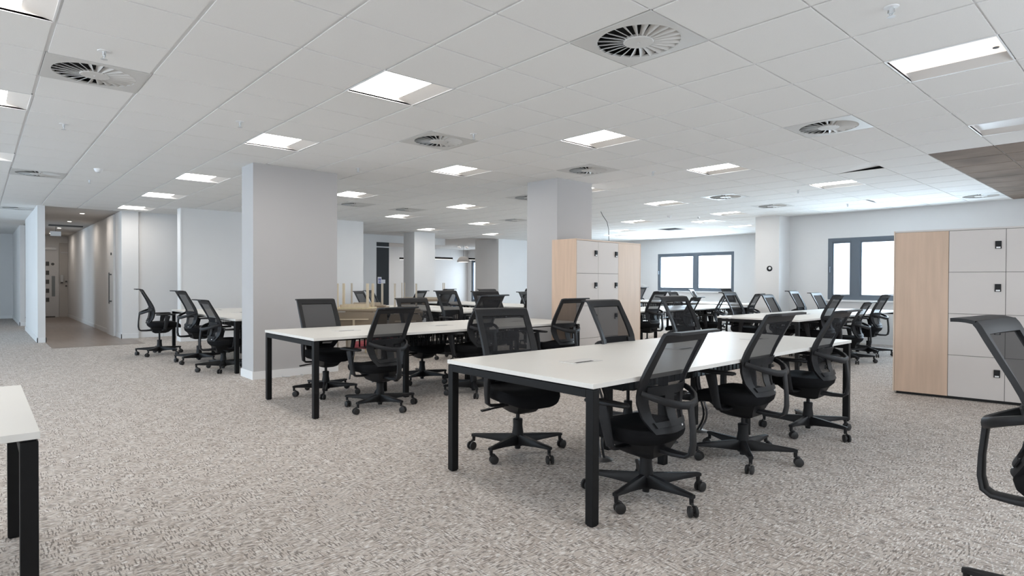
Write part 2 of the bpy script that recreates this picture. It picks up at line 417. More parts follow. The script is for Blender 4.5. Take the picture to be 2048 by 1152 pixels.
def snap(v_): return round(v_/.6)*.6
lights = [(snap(a), snap(b), k, l) for a, b, k, l in lights]
vents = [(snap(a), snap(b), l) for a, b, l in vents]
for a, b, *_ in lights + vents: cut.add((round(a/.6), round(b/.6)))
hole = (-11, 21)
cut.add(hole)
lifted = (0, 11); cut.add(lifted)
t_ = MB(); g_ = MB(); dk = MB()
for i in range(-37, 9):
    for j in range(-11, 27):
        x0, y0 = i*.6, j*.6; xm, ym = x0+.3, y0+.3
        if xm < -12.0 and -.6 < ym < 5.5 and xm > -22.2: continue          # corridor, left wall
        if xm < -13.5 and ym > 5.5 or xm < -12.85 and ym > 10.6: continue                              # kitchen
        if xm > -3.2 and ym > 12.2: continue
        if ym > 16.0 or ym < -6.4 or xm > 5.1 or xm < -22.1: continue
        if (i, j) in cut: continue
        gp = .006; gy = .012
        dark = xm > 1.2 and ym > 6.6
        mb = dk if dark else t_
        z = CH
        a = [mb.bm.verts.new(p) for p in ((x0+gp,y0+gy,z),(x0+.6-gp,y0+gy,z),(x0+.6-gp,y0+.6-gy,z),(x0+gp,y0+.6-gy,z))]
        b = [mb.bm.verts.new((v_.co.x, v_.co.y, z+.009)) for v_ in a]
        mb.bm.faces.new(a)
        for k in range(4): mb.bm.faces.new((a[k], a[(k+1)%4], b[(k+1)%4], b[k]))
        q = [g_.bm.verts.new(p) for p in ((x0,y0,z+.008),(x0+.6,y0,z+.008),(x0+.6,y0+.6,z+.008),(x0,y0+.6,z+.008))]
        g_.bm.faces.new(q)
ceil = struct('ceiling', t_, M['tile'])
gr_ = g_.build('ceiling_grid', M['grid'], ceil)
dk.build('bare_tiles', M['dark_tile'], ceil)
# one tile pushed up at its far edge
lt = MB(); x0, y0 = lifted[0]*.6, lifted[1]*.6
lt.loft([[(x0+.008, y0+.008, CH), (x0+.592, y0+.008, CH+.004), (x0+.592, y0+.592, CH+.045), (x0+.008, y0+.592, CH+.004)],
         [(x0+.008, y0+.008, CH+.012), (x0+.592, y0+.008, CH+.016), (x0+.592, y0+.592, CH+.057), (x0+.008, y0+.592, CH+.016)]])
lt.build('lifted_tile', M['tile'], ceil)
cs = MB(); cs.box(-22.3, -6.6, CH+.30, 5.3, 16.6, CH+.4)
struct('sky_block_slab', cs, M['void'])  # slab added above the tiles to keep sky light out
cc = MB(); cc.box(-22.0, -.6, CH+.001, -12.0, .78, CH+.05)
struct('ceiling_corridor', cc, M['plain_ceiling'])
kc = MB(); kc.box(-19.6, 7.0, CH+.012, -12.9, 16.2, CH+.06)
struct('ceiling_kitchen', kc, M['plain_ceiling'])

# ceiling lights
def make_light(kind):
    t = thing('ceiling_light', 'x', 'ceiling light', (0, 0, 0), 0, 'square ceiling lights')
    f = MB(); w = .6; b = .010
    f.box(0, 0, CH-.003, w, b, CH+.012); f.box(0, w-b, CH-.001, w, w, CH+.0015)
    f.box(0, b, CH-.003, b, w-b, CH+.012); f.box(w-b, b, CH-.001, w, w-b, CH+.0015)
    f.build('frame', M['white_plastic'], t)
    # tray: recessed diffuser with one sloping reflector on the far long side
    zt = CH+.03; ys = w-.15
    d = MB(); q = [(b, b, zt), (w-b, b, zt), (w-b, ys, zt), (b, ys, zt)]
    vv = [d.bm.verts.new(p) for p in q]; d.bm.faces.new(list(reversed(vv)))
    d.build('diffuser', {'on': M['diffuser'], 'dim': M['diffuser_dim'], 'off': M['white_plastic']}[kind], t, fix=False)
    r = MB()
    r.loft([[(b, ys, zt), (b, w-b, CH+.002), (b, w-b, zt+.01), (b, ys, zt+.01)], [(w-b, ys, zt), (w-b, w-b, CH+.002), (w-b, w-b, zt+.01), (w-b, ys, zt+.01)]])
    r.box(b-.004, b-.004, CH, b, w-b, zt+.02); r.box(w-b, b-.004, CH, w-b+.004, w-b, zt+.02); r.box(b, b-.004, CH, w-b, b, zt+.02)
    r.box(b-.004, b-.004, zt+.012, w-b+.004, w-b, zt+.02)
    r.build('reflector', M['reflector'], t)
    s_ = MB(); s_.lathe([(.016, zt-.006), (.018, zt-.001)], 14, (w-.06, .32, 0)); s_.build('sensor', M['dark_grey'], t)
    return t
protos = {}
for (a, b, k, lab) in lights:
    if k not in protos: o = protos[k] = make_light(k); o.location = (a, b, 0)
    else: o = dup(protos[k], (a, b, 0))
    o['label'] = lab
# swirl vents
def make_vent():
    t = thing('ceiling_vent', 'x', 'air vent', (0, 0, 0), 0, 'swirl vents')
    p = MB(); w = .598; n = 48; Ro = .252; cx = .3
    outer = []; inner = []
    for i in range(n):
        a = 2*PI*i/n; c, s_ = math.cos(a), math.sin(a); k = .298/max(abs(c), abs(s_))
        outer.append((cx+c*k, cx+s_*k)); inner.append((cx+c*Ro, cx+s_*Ro))
    z = CH-.002
    vo = [p.bm.verts.new((x, y, z)) for x, y in outer]; vi = [p.bm.verts.new((x, y, z-.001)) for x, y in inner]
    vu = [p.bm.verts.new((x, y, z+.012)) for x, y in inner]; vt = [p.bm.verts.new((x, y, z+.012)) for x, y in outer]
    for i in range(n):
        j = (i+1) % n
        p.bm.faces.new((vo[i], vi[i], vi[j], vo[j])); p.bm.faces.new((vi[i], vu[i], vu[j], vi[j])); p.bm.faces.new((vt[i], vo[i], vo[j], vt[j])); p.bm.faces.new((vu[i], vt[i], vt[j], vu[j]))
    p.build('face_plate', M['vent'], t)
    k = MB(); k.lathe([(.29, CH+.10), (.29, CH+.11)], 32, (.3, .3, 0)); k.lathe([(.256, CH+.011), (.29, CH+.1)], 32, (.3, .3, 0)) if False else None
    k.build('duct_back', M['void'], t)
    k = MB()
    rings = [[(.3+r_*math.cos(2*PI*i/32), .3+r_*math.sin(2*PI*i/32), z_) for i in range(32)] for r_, z_ in ((.256, CH+.011), (.285, CH+.10))]
    k.loft(rings, cap=False); k.build('duct_wall', M['void'], t)
    bl = MB(); nb = 24
    for i in range(nb):
        a = 2*PI*i/nb; c, s_ = math.cos(a), math.sin(a)
        def P(r_, off, z_): return (.3 + c*r_ - s_*off, .3 + s_*r_ + c*off, CH+z_)
        ri, ro = .085, .252; wi, wo = .007, .018
        bl.loft([[P(ri, wi, -.006), P(ri, -wi, .010), P(ri, -wi, .012), P(ri, wi, -.003)],
                 [P(ro, wo, -.006), P(ro, -wo, .018), P(ro, -wo, .020), P(ro, wo, -.003)]])
    bl.build('swirl_blades', M['vent'], t)
    h = MB(); h.lathe([(.088, CH-.008), (.092, CH-.004), (.092, CH+.01)], 32, (.3, .3, 0)); h.lathe([(.008, CH-.012), (.008, CH-.006)], 10, (.3, .3, 0))
    h.build('hub_disc', M['vent'], t, True)
    return t
vp = None
for a, b, lab in vents:
    if vp is None: o = vp = make_vent(); o.location = (a, b, 0)
    else: o = dup(vp, (a, b, 0))
    o['label'] = lab
# sprinklers
def make_sprinkler():
    t = thing('sprinkler', 'x', 'sprinkler', (0, 0, CH), 0, 'ceiling sprinklers')
    MB().lathe([(.034, -.004), (.038, 0)], 20).build('rosette', M['white_plastic'], t, True)
    k = MB(); k.lathe([(.010, -.035), (.011, -.002)], 10); k.lathe([(.004, -.052), (.004, -.035)], 8)
    k.tube([(-.014, 0, -.012), (-.016, 0, -.03), (0, 0, -.050)], .003, n=6); k.tube([(.014, 0, -.012), (.016, 0, -.03), (0, 0, -.050)], .003, n=6)
    k.build('sprinkler_body', M['silver'], t, True)
    MB().lathe([(.020, -.054), (.020, -.051)], 14).build('deflector', M['silver'], t)
    return t
sp = None
for x, y, lab in [(-1.52, -.92, 'sprinkler above the large upper left vent, nearest of the left row'), (-3.94, -.92, 'second sprinkler of the left row, beyond the large vent'),
        (-1.60, 2.18, 'sprinkler right of the swirl vent at the left of centre'), (-4.04, 2.18, 'sprinkler just right of the top of the big grey column'),
        (2.09, 2.12, 'largest sprinkler, at the top right picture edge'), (-1.56, 5.19, 'sprinkler right of the vent above the second column'),
        (-.92, 8.22, 'sprinkler left of the light nearest the right window'), (-4.11, 10.6, 'sprinkler with a white guard among the alcove lights'),
        (-2.71, .29, 'tiny sprinkler left of the light in front of the big column'), (-7.6, -.3, 'tiny sprinkler above the corridor mouth, left'),
        (-1.0, 10.6, 'tiny sprinkler in front of the right window wall')]:
    if sp is None: sp = o = make_sprinkler(); o.location = (x, y, CH)
    else: o = dup(sp, (x, y, CH))
    o['label'] = lab
def detector(x, y, label):
    t = thing('smoke_detector', label, 'smoke detector', (x, y, CH), 0, 'smoke detectors')
    MB().lathe([(.030, -.045), (.042, -.032), (.050, -.012), (.055, 0)], 24).build('detector_body', M['white_plastic'], t, True)
    MB().lathe([(.012, -.050), (.020, -.046)], 14).build('detector_cap', M['silver'], t)
detector(-6.47, -.33, 'round white smoke detector left of the big column, over the open floor')
detector(-4.4, 9.9, 'white smoke detector between the alcove lights')
# wire dangling by the lockers
tag(MB().tube([(-4.95, 8.2, CH), (-4.9, 8.2, 2.64), (-4.80, 8.22, 2.5), (-4.74, 8.2, 2.35), (-4.73, 8.2, 2.1)], .006, n=6).build('hanging_cable', M['dark_grey'], smooth=True),
    'thin grey cable hanging from the ceiling behind the lockers by the column', 'cable')

# ------------------------------------------------------------------ office chair
def prof(z):
    pts = [(.47, -.165), (.50, -.148), (.55, -.122), (.62, -.106), (.68, -.106), (.75, -.122), (.82, -.148), (.90, -.182), (.97, -.212), (1.02, -.232), (1.03, -.240)]
    if z <= pts[0][0]: return pts[0][1] - (pts[0][0]-z)*.8
    for (a, b), (c, d) in zip(pts, pts[1:]):
        if z <= c: return b + (d-b)*(z-a)/(c-a)
    return pts[-1][1] - (z-1.03)*1.2
REAR = -.03
def halfw(z):
    pts = [(.45, .135), (.50, .160), (.56, .195), (.64, .222), (.75, .228), (.90, .226), (1.03, .222), (1.06, .22)]
    for (a, b), (c, d) in zip(pts, pts[1:]):
        if z <= c: return b + (d-b)*max(0, (z-a))/(c-a)
    return .21
def back_fn(u, z):
    k = .045 if z < .75 else max(.006, .045 - (z-.75)*.14)
    if z < .55: k = .045 - (.55-z)*.1
    return (u*halfw(z), prof(z) + REAR + k*u*u, z)
def lip_fn(u, t):            # t 0..1 along the rearward lip
    w = .222 - .010*t*t - (.012 if t > .8 else 0)*abs(u)**6
    y = REAR - .240 - .078*t; z = 1.03 + .010*math.sin(min(1, t*1.6)*PI/2) - .004*t
    return (u*w, y + .006*u*u*(1-t), z)
US = [-1, -.93, -.86, -.80, -.7, -.55, -.40, -.26, -.20, 0, .20, .26, .40, .55, .7, .80, .86, .93, 1]
ZS = [.47, .49, .51, .53, .56, .60, .64, .68, .72, .735, .78, .83, .88, .93, .97, .985, 1.0, 1.015, 1.03]
def make_base(n_cast=5):
    b = MB()
    b.lathe([(.020, .030), (.022, .05), (.040, .055), (.042, .14), (.034, .20), (.036, .245), (.030, .25)], 18)
    for i in range(5):
        a = 2*PI*i/5; c, s_ = math.cos(a), math.sin(a)
        rings = []
        for r_, hw, zt, zb in ((.02, .030, .137, .062), (.07, .026, .135, .066), (.2, .021, .126, .083), (.33, .016, .118, .094), (.352, .015, .114, .094)):
            tp = hw*.55
            pr_ = [(-hw, zb+.004), (-hw, (zt+zb)/2+.008), (-tp, zt), (tp, zt), (hw, (zt+zb)/2+.008), (hw, zb+.004), (tp, zb), (-tp, zb)]
            rings.append([(c*r_ - s_*o_, s_*r_ + c*o_, z_) for o_, z_ in pr_])
        b.loft(rings)
        b.lathe([(.011, .060), (.013, .10)], 10, (c*.338, s_*.338, 0))
    return b.build('base', M['plastic_dark'], smooth=True)
def make_caster():
    k = MB()
    k.lathe([(.020, -.026), (.029, -.022), (.030, -.019), (.030, -.010), (.027, -.008)], 20, axis='x')
    k.lathe([(.027, .008), (.030, .010), (.030, .019), (.029, .022), (.020, .026)], 20, axis='x')
    k.lathe([(.008, -.010), (.008, .010)], 10, axis='x')
    k.tube([(0, -.006, .028), (0, .004, .034), (0, .020, .040)], .008, .008, 8)
    k.tube([(0, .02, .030), (0, .02, .052)], [.011, .009], n=8)
    return k.build('caster', M['caster'], smooth=True)
def make_chair():
    t = thing('office_chair', 'x', 'chair', (0, 0, 0), 0)
    base = make_base(); base.parent = t
    cst = make_caster()
    for i in range(5):
        c = cst if i == 0 else cst.copy()
        if i: C.objects.link(c)
        c.parent = base; a = 2*PI*i/5
        tw = a + [1.9, .4, 2.6, 4.0, 1.1][i]
        c.rotation_euler = (0, 0, tw)
        px, py = math.cos(a)*.338, math.sin(a)*.338
        c.location = (px + math.sin(tw)*.02, py - math.cos(tw)*.02, .030)
    MB().lathe([(.014, .245), (.014, .36)], 14).build('gas_lift', M['plastic_dark'], t, True)
    # everything above is raised or lowered together
    k = MB()
    k.loft([[(x*a+0, y*a+yo, z) for x, y in ((-.09, -.12), (.09, -.12), (.11, 0), (.09, .15), (-.09, .15), (-.11, 0))] for a, yo, z in ((.55, .0, .300), (.85, .0, .318), (1.0, .01, .350), (1.25, .02, .392), (1.3, .02, .405))])
    k.build('tilt_mechanism', M['plastic_dark'], t, True)
    k = MB(); k.tube([(.09, -.03, .345), (.20, -.02, .338), (.25, -.02, .332)], .007, n=8); k.tube([(.215, -.02, .338), (.285, -.02, .330)], .018, .007, 10, power=3)
    k.build('height_lever', M['plastic_dark'], t, True)
    # seat: superellipse slab with waterfall front and raised rear wings
    k = MB(); n = 36
    def ring(sx, sy, z, f):
        out = []
        for i in range(n):
            a = 2*PI*i/n; c, s_ = math.cos(a), math.sin(a)
            x = math.copysign(abs(c)**.62, c)*.238*sx; y = .065 + math.copysign(abs(s_)**.62, s_)*.248*sy
            d = 0.0
            if y > .17: d -= (y-.17)**2*2.3*f
            if y < -.05: d += (-.05-y)**2*.55*f
            d += .010*(x/.238)**2*f
            out.append((x, y, z+d))
        return out
    k.loft([ring(.55, .60, .392, .3), ring(.86, .88, .402, .6), ring(.965, .97, .420, 1), ring(1.0, 1.0, .446, 1), ring(.99, .99, .466, 1), ring(.93, .94, .482, 1), ring(.75, .78, .487, 1), ring(.35, .4, .482, .9), ring(.05, .05, .480, .6)])
    k.build('seat', M['fabric'], t, True)
    # backrest: frame with its rearward lip, mesh, lumbar shell
    f = MB()
    f.sheet(back_fn, US, ZS, lambda u, z: abs(u) > (.80 if z > .72 else .70) or z > .985 or z < .51, .020)
    f.sheet(lambda u, q: lip_fn(u, q), US, [0, .15, .35, .6, .85, 1.0], lambda u, z: True, .014)
    fo = f.build('backrest_frame', M['plastic'], t, True)
    g = MB(); g.sheet(back_fn, US, ZS, lambda u, z: abs(u) < .80 and .51 < z < .985, 0, .004)
    g.build('mesh_panel', M['mesh'], fo, True, fix=False)
    l = MB()
    def lum(u, z):
        if z < .53: return abs(u) < .80
        if .68 < z < .735: return abs(u) < .80
        return abs(u) < .20
    l.sheet(back_fn, US, [.50, .515, .53, .56, .60, .64, .68, .71, .735], lum, .006, .018)
    l.build('lumbar_shell', M['mesh_solid'] if 'mesh_solid' in M else M['plastic'], fo, True)
    lg = MB()
    lg.sheet(back_fn, [.50, .56, .60], [.488, .497], lambda u, z: True, .002, .0125); 
    lg.build('maker_mark', M['white_plastic'], fo)
    # spine behind: bowed bar, upright, J arm under the seat
    k = MB()
    bow = [(-.212, -.085, .700), (-.196, -.135, .685), (-.15, -.195, .662), (-.08, -.240, .642), (0, -.255, .635), (.08, -.240, .642), (.15, -.195, .662), (.196, -.135, .685), (.212, -.085, .700)]
    k.tube(bow, [.009, .010, .012, .013, .014, .013, .012, .010, .009], [.016, .018, .020, .022, .024, .022, .020, .018, .016], 12, power=2.6)
    k.tube([(0, -.255, .645), (0, -.262, .58), (0, -.270, .50), (0, -.272, .42), (0, -.262, .370), (0, -.235, .352), (0, -.16, .350), (0, -.06, .358)],
           [.026, .024, .024, .027, .032, .034, .036, .040], [.012, .011, .011, .012, .013, .013, .015, .018], 12, up=(0, 1, .3), power=3)
    bmesh.ops.translate(k.bm, verts=[v_ for v_ in k.bm.verts if v_.co.y < -.08 or v_.co.z > .5], vec=(0, REAR, 0))
    k.build('back_support', M['plastic'], t, True)
    # armrests
    for s_ in (-1, 1):
        a = MB()
        a.tube([(s_*.292, .09, .620), (s_*.290, .075, .55), (s_*.282, .06, .46), (s_*.272, .05, .395)], [.040, .034, .028, .025], [.017, .017, .016, .015], 12, up=(1, 0, 0), power=3)
        a.tube([(s_*.275, .05, .400), (s_*.25, .048, .378), (s_*.18, .045, .372), (s_*.08, .045, .372)], [.024, .026, .028, .03], [.010, .010, .010, .010], 10, power=3)
        ao = a.build('armrest', M['plastic'], t, True)
        p = MB(); pts = [(s_*.292, -.085, .636), (s_*.292, -.07, .637), (s_*.292, .04, .637), (s_*.292, .17, .637), (s_*.292, .195, .634), (s_*.292, .203, .630)]
        p.tube(pts, [.016, .030, .040, .040, .032, .016], [.006, .012, .014, .014, .012, .006], 14, power=3)
        p.build('arm_pad', M['plastic_dark'], ao, True)
    return t
UPPER = ('tilt_mechanism', 'height_lever', 'seat', 'backrest_frame', 'back_support', 'armrest')
chair0 = make_chair(); used = [False]
def chair(X, Y, head, dz, spin, label, group):
    """head = direction the sitter looks, degrees; spin = direction of one leg of the base"""
    o = chair0 if not used[0] else dup(chair0)
    used[0] = True
    sh = .03                          # seats stand a little forward of their backs
    X += sh*math.cos(R(head)); Y += sh*math.sin(R(head))
    o.location = (X, Y, 0); rz = R(head) - PI/2; o.rotation_euler = (0, 0, rz); o['label'] = label; o['group'] = group
    for k in o.children:
        nm = k.name.split('.')[0]
        if nm in UPPER: k.location.z = min(dz, .045) if nm == 'armrest' else dz
        if nm == 'base': k.rotation_euler = (0, 0, R(spin) - rz)
    return o
gF = 'chairs around the front bench desk'; gB = 'chairs around the middle bench desk'; gL = 'chairs in profile along the left desk'
gM = 'chairs at the desks between the grey columns'; gR = 'chairs at the right window desk'; gA = 'chairs in the alcove by the window'
chair(1.11, 1.35, 181, -.06, 62, 'black mesh office chair nearest the camera, back turned, beside the front desk\'s leg', gF)
chair(1.12, 2.49, 181, 0, 17, 'black mesh office chair in the middle of the near side of the front desk', gF)
chair(1.11, 3.63, 183, -.013, 55, 'black mesh office chair at the far right end of the front desk\'s near side', gF)
chair(-.10, 1.40, -13, -.002, 69, 'black mesh office chair across the front desk, left end, its seat seen under the top', gF)
chair(.02, 2.54, 2, .046, 30, 'black mesh office chair across the front desk in front of the lockers by the column', gF)
chair(-.10, 3.80, -2, .061, 10, 'tall black mesh office chair across the front desk\'s far end, right of the lockers', gF)
chair(2.89, 1.385, -6, .069, 180, 'black mesh office chair cut by the right picture edge', 'chair at the right edge')
chair(-2.08, 1.42, 187, -.043, 6, 'black mesh office chair its back to us at the left end of the middle desk', gB)
chair(-2.09, 2.60, 194, .059, 40, 'tall black mesh office chair at the middle of the near side of the middle desk', gB)
chair(-2.01, 3.87, 182, .005, 20, 'black mesh office chair at the right end of the middle desk, below the lockers', gB)
chair(-3.18, 1.33, 0, -.001, 44, 'black mesh office chair across the middle desk in front of the big grey column', gB)
chair(-3.19, 2.60, -3, -.011, 15, 'black mesh office chair across the middle desk, second from the big column', gB)
chair(-3.19, 3.82, -3, .069, 30, 'dark mesh office chair across the middle desk at its right end, behind the tall one', gB)
chair(-8.29, .71, 85, .062, 33, 'black office chair in side view at the left desk\'s end nearest the corridor', gL)
chair(-6.87, .98-.02, 94, .053, 20, 'black office chair in side view, middle of the three at the left desk', gL)
chair(-5.73, .98, 92, -.054, 50, 'low black office chair at the left desk closest to the big grey column', gL)
chair(-6.2, 2.30, 268, -.02, 10, 'black office chair across the left desk, its seat peeking out beside the grey column', gL)
chair(-4.60, 4.18, 6, .055, 25, 'black mesh office chair with a see-through back in front of the desk between the columns', gM)
chair(-8.86, 6.10, 204, -.01, 12, 'small dark office chair in front of the far white column', gM)
chair(-8.03, 6.28, 202, .037, 40, 'dark office chair with a wide top leaning left, right of the far white column', gM)
chair(-6.0, 6.18, 0, .053, 5, 'dark office chair behind the middle desk\'s right chair, under the kitchen wall end', gM)
chair(-7.5, 8.40, 188, .045, 55, 'dark office chair against the pale wall left of the second column, back one of two', gM)
chair(-5.1, 6.45, 12, .012, 60, 'dark office chair against the pale wall left of the second column, front one of two', gM)
chair(-4.45, 5.72, 170, .0, 33, 'dark office chair half hidden by the left edge of the second column', gM)
chair(-8.9, 4.95, 35, -.017, 22, 'black office chair seen between the upturned table legs, left one', gM)
chair(-9.6, 5.6, 40, -.015, 44, 'black office chair seen between the upturned table legs, right of the black door', gM)
chair(-1.54, 7.65, 3, .048, 15, 'blue-sheened office chair across the window desk at its left end', gR)
chair(-1.51, 8.95, 2, -.007, 30, 'blue-sheened office chair across the window desk in front of the pillar, left of two', gR)
chair(-1.59, 10.22, 3, .048, 45, 'blue-sheened office chair across the window desk just right of the pillar edge', gR)
chair(-1.62, 11.35, -3, .0, 12, 'office chair across the window desk farthest right, its lip below the window corner', gR)
chair(-.42, 7.88, 182, .032, 20, 'mesh office chair at the left end of the near side of the window desk', gR)
chair(-.30, 8.75, 184, -.089, 20, 'low mesh office chair second along the near side of the window desk', gR)
chair(-.39, 9.93, 180, .012, 22, 'mesh office chair at the window desk beside the right locker block', gR)
chair(-3.10, 7.30, 184, .05, 20, 'large dark office chair at the left end of the alcove desk beside the lockers', gA)
chair(-3.10, 8.45, 188, -.067, 30, 'office chair at the alcove desk just below the window mullion', gA)
chair(-3.17, 9.60, 200, -.049, 50, 'office chair in near side view at the alcove desk, left of the window desk corner', gA)
chair(-3.02, 10.75, 190, -.03, 20, 'office chair with a flat lip next to the pillar at the alcove desk', gA)
chair(-4.35, 10.35, 8, -.01, 30, 'office chair across the alcove desk under the left part of the left window', gA)
chair(-7.9, 13.45, 183, .055, 30, 'pale grey office chair farthest left under the left window', gA)
chair(-6.2, 14.2, 17, .0, 30, 'small office chair under the right pane of the left window', gA)
chair(-5.05, 14.0, -5, .045, 30, 'small office chair at the right corner of the left window, deepest in the alcove', gA)

# ------------------------------------------------------------------ bench desks
def desk(label, x0, y0, x1, y1, along, mods, legs_in=True, group='white bench desks with black frames', light_leg=False):
    """along 'y' or 'x' = long direction"""
    cx, cy = (x0+x1)/2, (y0+y1)/2
    L_ = (y1-y0) if along == 'y' else (x1-x0); Wd = (x1-x0) if along == 'y' else (y1-y0)
    t = thing('bench_desk', label, 'desk', (cx, cy, 0), PI/2 if along == 'x' else 0, group)
    hw, hl = Wd/2, L_/2
    tp = MB(); tp.box(-hw, -hl, .705, hw, hl, .730, .0015)
    o = tp.build('tabletop', M['top'], t)
    lg = .05; zb = .655; zt = .698
    for s_ in (-1, 1):
        ye = s_*(hl-.004); yi = ye - s_*lg
        b = MB(); b.box(-hw+.004+lg, min(ye, yi), zb, hw-.004-lg, max(ye, yi), zt, .002); b.build('end_beam', M['black_metal'], t)
        for q in (-1, 1):
            k = MB(); xa = q*(hw-.004); xb = xa-q*lg
            k.box(min(xa, xb), min(ye, yi), .006, max(xa, xb), max(ye, yi), zt, .004); k.box(min(xa,xb)+.006, min(ye,yi)+.006, 0, max(xa,xb)-.006, max(ye,yi)-.006, .006)
            k.build('leg', M['black_metal'], t)
        k = MB()
        for xx in (-hw+.23, hw-.40): k.box(xx-.012, min(ye, yi)+.006, zt, xx+.012, max(ye, yi)-.006, .705)
        for xx in (-hw+.03, hw-.03): k.box(xx-.02, min(ye, yi)+.006, zt, xx+.02, max(ye, yi)-.006, .705)
        k.build('spacer', M['black_metal'], t)
    ml = L_/mods
    for i in range(1, mods):
        y = -hl + ml*i
        for q in (-1, 1):
            x = q*hw*.38
            k = MB(); k.box(x-.025, y-.025, 0, x+.025, y+.025, zt, .003); k.build('leg', M['black_metal'], t)
        b = MB(); b.box(-hw+.12, y-.02, zb+.01, hw-.12, y+.02, .704); b.build('cross_beam', M['black_metal'], t)
    for q in (-1, 1):
        b = MB(); x = q*hw*.38; b.box(x-.02, -hl+.055, zb, x+.02, hl-.055, .70); b.build('rail', M['black_metal'], t)
    # cable tray with a cut-out lattice
    tr = .85; k = MB(); k.box(-.16, -hl+tr, .53, .16, hl-tr, .533)
    for q in (-.16, .16):
        n = int((2*hl-2*tr)/.06)
        for i in range(n+1):
            y = -hl+tr+i*(2*hl-2*tr)/n
            k.box(q-.002, y-.008, .53, q+.002, y+.008, .655)
        k.box(q-.002, -hl+tr, .60, q+.002, hl-tr, .606)
    k.build('cable_tray', M['black_metal'], t)
    for i in range(mods):
        y = -hl + ml*(i+.5) + .02
        k = MB(); k.box(-.075, y-.13, .7300, .075, y+.13, .7325, .0008)
        po = k.build('cable_port', M['top'] if False else M['silver_port'], t)
        k = MB(); k.box(-.012+.045, y-.10, .7326, .045+.012, y+.06, .7332); k.build('port_slot', M['slot'], po)
    return t


desk('white bench desk in the foreground centre, nearest whole desk to the camera', -.075, .765, 1.175, 4.33, 'y', 3)
desk('white bench desk behind and left of the front one, beside the big grey column', -3.25, .705, -2.03, 4.28, 'y', 3)
desk('corner of a white bench desk cut by the left picture edge', -.65, -4.9, .555, -1.38, 'y', 3)
desk('white bench desk left of the big grey column, three chairs in profile along it', -8.75, 1.02, -5.25, 2.2, 'x', 3)
desk('white bench desk seen between the grey columns behind the middle desk', -8.3, 4.55, -4.95, 5.75, 'x', 3)
desk('white bench desk farther back between the grey columns, under the kitchen opening', -9.3, 6.75, -5.7, 7.95, 'x', 3)
desk('white bench desk in front of the right window, left of the right lockers', -1.57, 6.9, -.35, 11.5, 'y', 4)
desk('white bench desk in the alcove, near one, right of the lockers by the column', -4.35, 6.5, -3.13, 11.05, 'y', 4)
desk('white bench desk farthest back in the alcove under the left window', -9.0, 11.9, -3.6, 13.1, 'x', 4)

def riser(x, y, lean, label):
    t = thing('cable_riser', label, 'cable riser', (x, y, 0), lean, 'cable risers under the desks')
    MB().lathe([(.075, 0), (.078, .004), (.06, .012), (.02, .016)], 24).build('riser_foot', M['steel'], t, True)
    pts = []
    for i in range(15):
        s_ = i/14; pts.append((.0 + .09*math.sin(s_*PI*1.25), .02*math.sin(s_*7), .012 + s_*.52))
    for q in (-.013, .013):
        MB().tube([(a, b+q, c) for a, b, c in pts], .009, n=8).build('riser_tube', M['plastic_dark'] if q < 0 else M['dark_steel'], t, True)

riser(.45, 1.72, 2.2, 'flexible black and chrome cable riser behind the front leg of the foreground desk')
riser(.47, 2.95, -.6, 'flexible black and chrome cable riser beside the second near chair of the foreground desk')
riser(-2.62, 1.62, .4, 'flexible cable riser under the middle desk, behind its first near chair')
riser(-2.6, 3.1, 1.4, 'flexible cable riser under the far part of the middle desk')
riser(-1.0, 9.2, .4, 'cable riser under the window desk')

# ------------------------------------------------------------------ lockers
def locker(label, loc, rz, wood_first, wood_w, cols, end_panel, wood_mat, name='locker_block'):
    t = thing(name, label, 'lockers', loc, rz, 'locker blocks')
    H = 1.83; D = .43; rows = 4; cw = .475; gap = .004; z0 = .03
    Wt = wood_w + cols*cw
    k = MB(); k.box(.006, .022, z0, Wt-.006, D, H-.018); k.build('carcass', M['carcass'], t)
    k = MB(); k.box(0, .0, H-.018, Wt, D+.002, H, .001); k.build('top_panel', M['oak_light'] if wood_mat == 'l' else M['locker'], t)
    k = MB(); k.box(.02, .03, 0, Wt-.02, D-.02, z0); k.build('plinth', M['plinth'], t)
    xw = 0 if wood_first else cols*cw
    k = MB(); k.box(xw+gap/2, 0, z0, xw+wood_w-gap/2, .020, H-.020, .001); k.build('oak_panel', M['oak'] if wood_mat != 'l' else M['oak_light'], t)
    for s_, x in ((0, -.014), (1, Wt)):
        k = MB(); k.box(x, -.002, z0-.005, x+.014, D+.002, H, .001); k.build('side_panel', M[end_panel], t)
    xd = wood_w if wood_first else 0
    rh = (H-.020-z0)/rows
    for c in range(cols):
        for r_ in range(rows):
            x = xd + c*cw; z = z0 + r_*rh
            d = MB(); d.box(x+gap/2, 0, z+gap/2, x+cw-gap/2, .020, z+rh-gap/2, .0008)
            do = d.build('door', M['locker'], t)
            lx, lz = x+cw-.062, z+rh-.205
            l = MB(); l.box(lx-.026, -.012, lz, lx+.026, 0, lz+.080, .003); l.box(lx-.023, -.020, lz+.026, lx+.023, -.012, lz+.077, .003)
            lo = l.build('latch', M['plastic_dark'], do)
            bx(lx-.017, -.0145, lz+.005, lx+.017, -.0122, lz+.020).build('latch_label', M['white_plastic'], lo)
            for rr_ in range(3): pass
    return t

locker('large locker block at the right with an oak end and grey-white doors', (1.0, 6.19, 0), R(8), True, .49, 3, 'oak_light', 'd')
locker('locker block by the second grey column with oak ends and white doors', (-2.26, 4.46, 0), R(92.5), False, .56, 2, 'oak', 'l')

